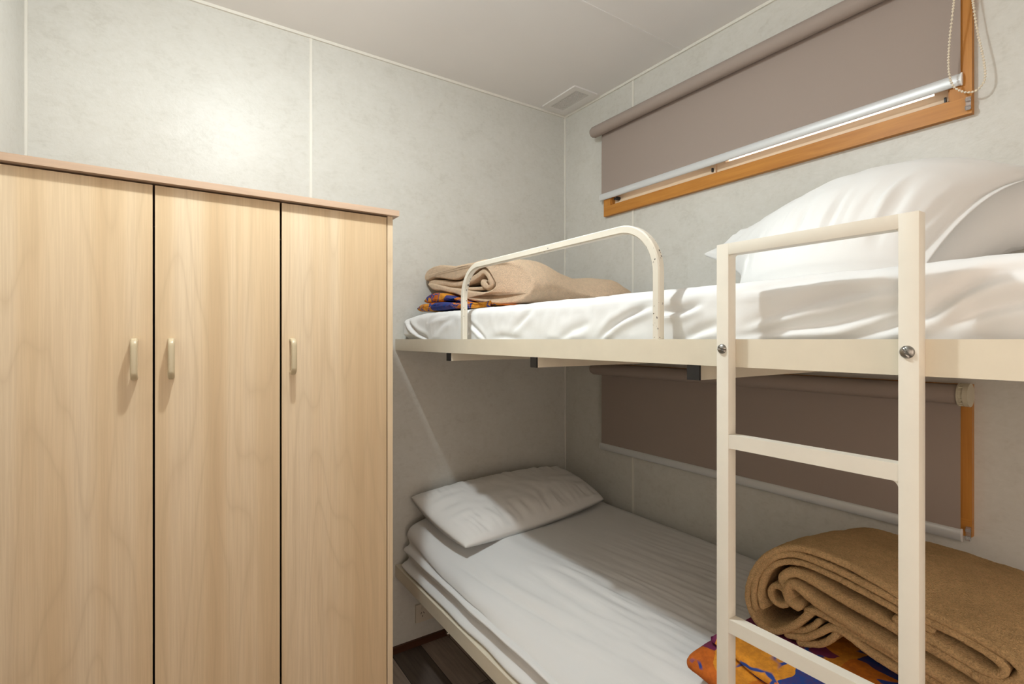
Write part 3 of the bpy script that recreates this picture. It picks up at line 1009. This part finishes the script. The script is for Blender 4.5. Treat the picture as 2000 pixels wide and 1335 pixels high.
bm = BM()
g1 = [(-.765, .575), (-.755, .590), (-.70, .600), (-.60, .604), (-.45, .604), (-.28, .602), (-.20, .598), (-.185, .580), (-.20, .5625), (-.40, .5615), (-.60, .560), (-.745, .560)]
g2 = [(-.700, .609), (-.690, .619), (-.63, .626), (-.56, .627), (-.42, .626), (-.28, .624), (-.22, .618), (-.215, .610), (-.25, .6065), (-.45, .6075), (-.62, .6075), (-.685, .605)]
def covy(a, b, t):
    return Vector((a + .10 * sm(-1.30, -1.26, t) * 0 + (t + 1.5) * .10, t, b + .012 * sm(-1.42, -1.34, t) * sm(-.6, -.7, a)))
sweep(bm, [tuple(p) for p in catmull(g1, .010, True)], frange(-1.285, -1.800, .010), covy, .014, .012, dspc(.0035, 13), 5)
sweep(bm, [tuple(p) for p in catmull(g2, .010, True)], frange(-1.300, -1.790, .010), covy, .009, .009, dspc(.0025, 13), 5)
tag(obj('folded_bedspread', fixn(bm), M['print'], smooth=True), 'orange and blue printed bedspread under the blanket on the lower bed', 'bedspread')

# ------------------------------------------------------------------ roller blinds
def blind(zc, zb, label, chain, group):
    r = .0245
    xr, xf = -.046, -.0235
    ya, yb = -1.556, -.262
    e = empty('roller_blind', (xr, (ya + yb) / 2, zc), label, 'blind', group)
    bm = tube(BM(), [(xr, ya, zc), (xr, yb, zc)], circ(r, 32), up=Vector((1, 0, 0)))
    obj('roller', fixn(bm), M['blind'], e, smooth='auto')
    y0, y1 = -1.553, -.286
    bm = BM()
    pts = []
    for k in range(9):
        a = PI * .5 * (1 - k / 8)
        pts.append((xr + (r + .0004) * math.cos(a), zc + (r + .0004) * math.sin(a)))
    pts += [(xf + .0008, zc - .05), (xf, zc - .15), (xf, zb)]
    f, bk_ = [], []
    for x, z in pts:
        f.append([bm.verts.new((x, y0, z)), bm.verts.new((x, y1, z))])
        bk_.append([bm.verts.new((x - .0007, y0, z)), bm.verts.new((x - .0007, y1, z))])
    for i in range(len(pts) - 1):
        bm.faces.new((f[i][0], f[i][1], f[i + 1][1], f[i + 1][0]))
        bm.faces.new((bk_[i][0], bk_[i + 1][0], bk_[i + 1][1], bk_[i][1]))
        for s in (0, 1):
            bm.faces.new((f[i][s], f[i + 1][s], bk_[i + 1][s], bk_[i][s]))
    bm.faces.new((f[0][0], bk_[0][0], bk_[0][1], f[0][1]))
    bm.faces.new((f[-1][0], f[-1][1], bk_[-1][1], bk_[-1][0]))
    obj('fabric', fixn(bm), M['blind'], e, smooth='auto')
    prof = [(.0060 * math.cos(2 * PI * k / 24), .0152 * math.sin(2 * PI * k / 24)) for k in range(24)]
    bm = tube(BM(), [(xf, y0 - .001, zb), (xf, y1 + .006, zb)], prof, up=Vector((1, 0, 0)))
    bar = obj('bottom_bar', fixn(bm), M['alu'], e, smooth='auto', label='satin aluminium bottom bar')
    for s0, s1 in ((y0 - .0035, y0 - .001), (y1 + .006, y1 + .0085)):
        bm = tube(BM(), [(xf, s0, zb), (xf, s1, zb)], [(a * 1.12, c * 1.08) for a, c in prof], up=Vector((1, 0, 0)))
        obj('bar_cap', fixn(bm), M['vent'], bar, smooth='auto')
    # brackets: plain idler at the far end, chain clutch at the near end
    bm = BM()
    tube(bm, [(xr, yb, zc), (xr, yb + .012, zc)], circ(.020, 24), up=Vector((1, 0, 0)))
    box(bm, xr - .006, -.0185, yb + .004, yb + .007, zc - .012, zc + .012)
    obj('bracket', fixn(bm), M['blind'], e, smooth='auto')
    bm = BM()
    tube(bm, [(xr, ya - .0005, zc), (xr, ya - .004, zc)], circ(.0285, 32), up=Vector((1, 0, 0)))
    tube(bm, [(xr, ya - .004, zc), (xr, ya - .012, zc)], circ(.0255, 32), up=Vector((1, 0, 0)))
    tube(bm, [(xr, ya - .012, zc), (xr, ya - .020, zc), (xr, ya - .022, zc)], circ(.0285, 32), up=Vector((1, 0, 0)))
    box(bm, xr, -.0185, ya - .018, ya - .013, zc - .020, zc + .020)
    for k in range(16):
        a = 2 * PI * k / 16
        p = Vector((xr + .0268 * math.cos(a), ya - .008, zc + .0268 * math.sin(a)))
        box(bm, p.x - .0012, p.x + .0012, p.y - .004, p.y + .004, p.z - .0012, p.z + .0012)
    obj('chain_clutch', fixn(bm), M['clutch'], e, smooth='auto', label='cream plastic chain clutch')
    # clear chain guide screwed to the corner of the window frame
    zg = zb - .066 if chain else zb + .006
    gy = -1.567
    bm = BM()
    box(bm, -.0215, -.0190, gy - .005, gy + .005, zg - .014, zg + .018)
    tube(bm, [(-.024, gy - .0045, zg - .010), (-.024, gy + .0045, zg - .010)], circ(.0055, 14), up=Vector((1, 0, 0)))
    tube(bm, [(-.024, gy - .0045, zg + .010), (-.024, gy + .0045, zg + .010)], circ(.004, 12), up=Vector((1, 0, 0)))
    obj('chain_guide', fixn(bm), M['clear'], e, smooth='auto', label='clear plastic chain guide')
    if chain:
        yc = ya - .008
        ctl = [(-.070, yc + .006, zc - .005), (-.066, yc + .012, 2.11), (-.060, yc + .022, 2.02), (-.055, yc + .026, 1.95), (-.050, yc + .020, 1.905), (-.042, yc + .004, 1.884), (-.036, yc - .014, 1.877), (-.032, yc - .028, 1.884),
               (-.030, yc - .036, 1.905), (-.029, yc - .033, 1.95), (-.028, yc - .022, 2.02), (-.026, yc - .012, 2.11), (-.024, yc - .004, zc - .005)]
        # resample the loop at bead pitch
        fine = []
        for i in range(len(ctl) - 1):
            p0, p1, p2, p3 = [Vector(ctl[max(0, min(len(ctl) - 1, i + q))]) for q in (-1, 0, 1, 2)]
            for k in range(30):
                t = k / 30
                fine.append(.5 * ((2 * p1) + (p2 - p0) * t + (2 * p0 - 5 * p1 + 4 * p2 - p3) * t * t + (3 * p1 - p0 - 3 * p2 + p3) * t ** 3))
        fine.append(Vector(ctl[-1]))
        bm = BM()
        tube(bm, fine, circ(.0009, 6), up=Vector((0, .3, 1)).normalized())
        acc = 0
        last = fine[0]
        for p in fine[1:]:
            acc += (p - last).length
            last = p
            if acc >= .0063:
                acc = 0
                bmesh.ops.create_icosphere(bm, subdivisions=2, radius=.0029, matrix=Matrix.Translation(p))
        obj('bead_chain', bm, M['bead'], e, smooth=True, label='loop of small cream beads')
    return e
blind(2.222, 1.922, 'taupe roller blind half lowered over the upper window', True, None)
blind(1.140, 0.789, 'taupe roller blind fully lowered beneath the upper bunk', False, None)

# ------------------------------------------------------------------ small fixtures
v = empty('ceiling_vent', (-.103, -.151, H), 'small white louvred vent in the ceiling corner', 'vent')
bm = BM()
x0, x1, y0, y1 = -.171, -.035, -.271, -.032
box(bm, x0, x0 + .030, y0, y1, H - .006, H); box(bm, x1 - .030, x1, y0, y1, H - .006, H)
box(bm, x0 + .030, x1 - .030, y0, y0 + .026, H - .006, H); box(bm, x0 + .030, x1 - .030, y1 - .026, y1, H - .006, H)
obj('frame', bm, M['vent'], v, bevel=.002)
boxo('backing', (x0 + .030, x1 - .030, y0 + .026, y1 - .026, H - .0012, H - .0002), M['ventdark'], v)
bm = BM()
n = 9
for k in range(n):
    x = x0 + .030 + (k + .5) * (x1 - x0 - .060) / n
    box(bm, x - .0017, x + .0017, y0 + .026, y1 - .026, H - .0050, H - .0012)
for k in range(22):
    y = y0 + .026 + (k + .5) * (y1 - y0 - .052) / 22
    box(bm, x0 + .030, x1 - .030, y - .0008, y + .0008, H - .0042, H - .0012)
obj('grille', bm, M['vent'], v)

p = empty('power_outlet', (-.752, 0, .132), 'double power outlet on the back wall under the lower bed', 'outlet')
bm = box(BM(), -.811, -.693, -.009, 0, .096, .170)
fp = obj('faceplate', bm, M['outlet'], p, bevel=.003)
for cx in (-.781, -.723):
    bm = BM()
    for dx, dz, a in ((-.006, .006, 30), (.006, .006, -30), (0, -.007, 0)):
        bmesh.ops.create_cube(bm, size=1, matrix=Matrix.Translation((cx + dx, -.0089, .126 + dz)) @ Matrix.Rotation(math.radians(a), 4, 'Y') @ Matrix.Diagonal((.0022, .0012, .0085, 1)))
    obj('socket', bm, M['black'], fp, label='three dark pin slots')
    boxo('switch', (cx - .006, cx + .006, -.0125, -.0085, .150, .163), M['outlet'], fp, .001)

hk = empty('wall_hook', (-.014, -.0, 1.500), 'tiny chrome hook on the back wall in the corner above the folded blanket', 'hook')
bm = BM()
box(bm, -.034, -.010, -.003, 0, 1.492, 1.512)
tube(bm, [(-.022, -.002, 1.504), (-.022, -.014, 1.502), (-.022, -.018, 1.508), (-.022, -.018, 1.516)], circ(.0025, 10), up=Vector((1, 0, 0)))
tube(bm, [(-.030, -.002, 1.498), (-.030, -.010, 1.498)], circ(.004, 10), up=Vector((1, 0, 0)))
obj('plate', fixn(bm), M['chrome'], hk, smooth='auto')

cl = empty('ceiling_light', (LAMP.x, LAMP.y, H), 'plain white batten lamp holder on the ceiling in front of the wardrobe', 'ceiling light')
bm = tube(BM(), [(LAMP.x, LAMP.y, H - .001), (LAMP.x, LAMP.y, H - .018)], circ(.05, 32), up=Vector((1, 0, 0)))
b0 = obj('base', fixn(bm), M['lens'], cl, smooth='auto')
bm = tube(BM(), [(LAMP.x, LAMP.y, H - .0185), (LAMP.x, LAMP.y, H - .045)], circ(.02, 24), up=Vector((1, 0, 0)))
obj('socket', fixn(bm), M['lens'], cl, smooth='auto')
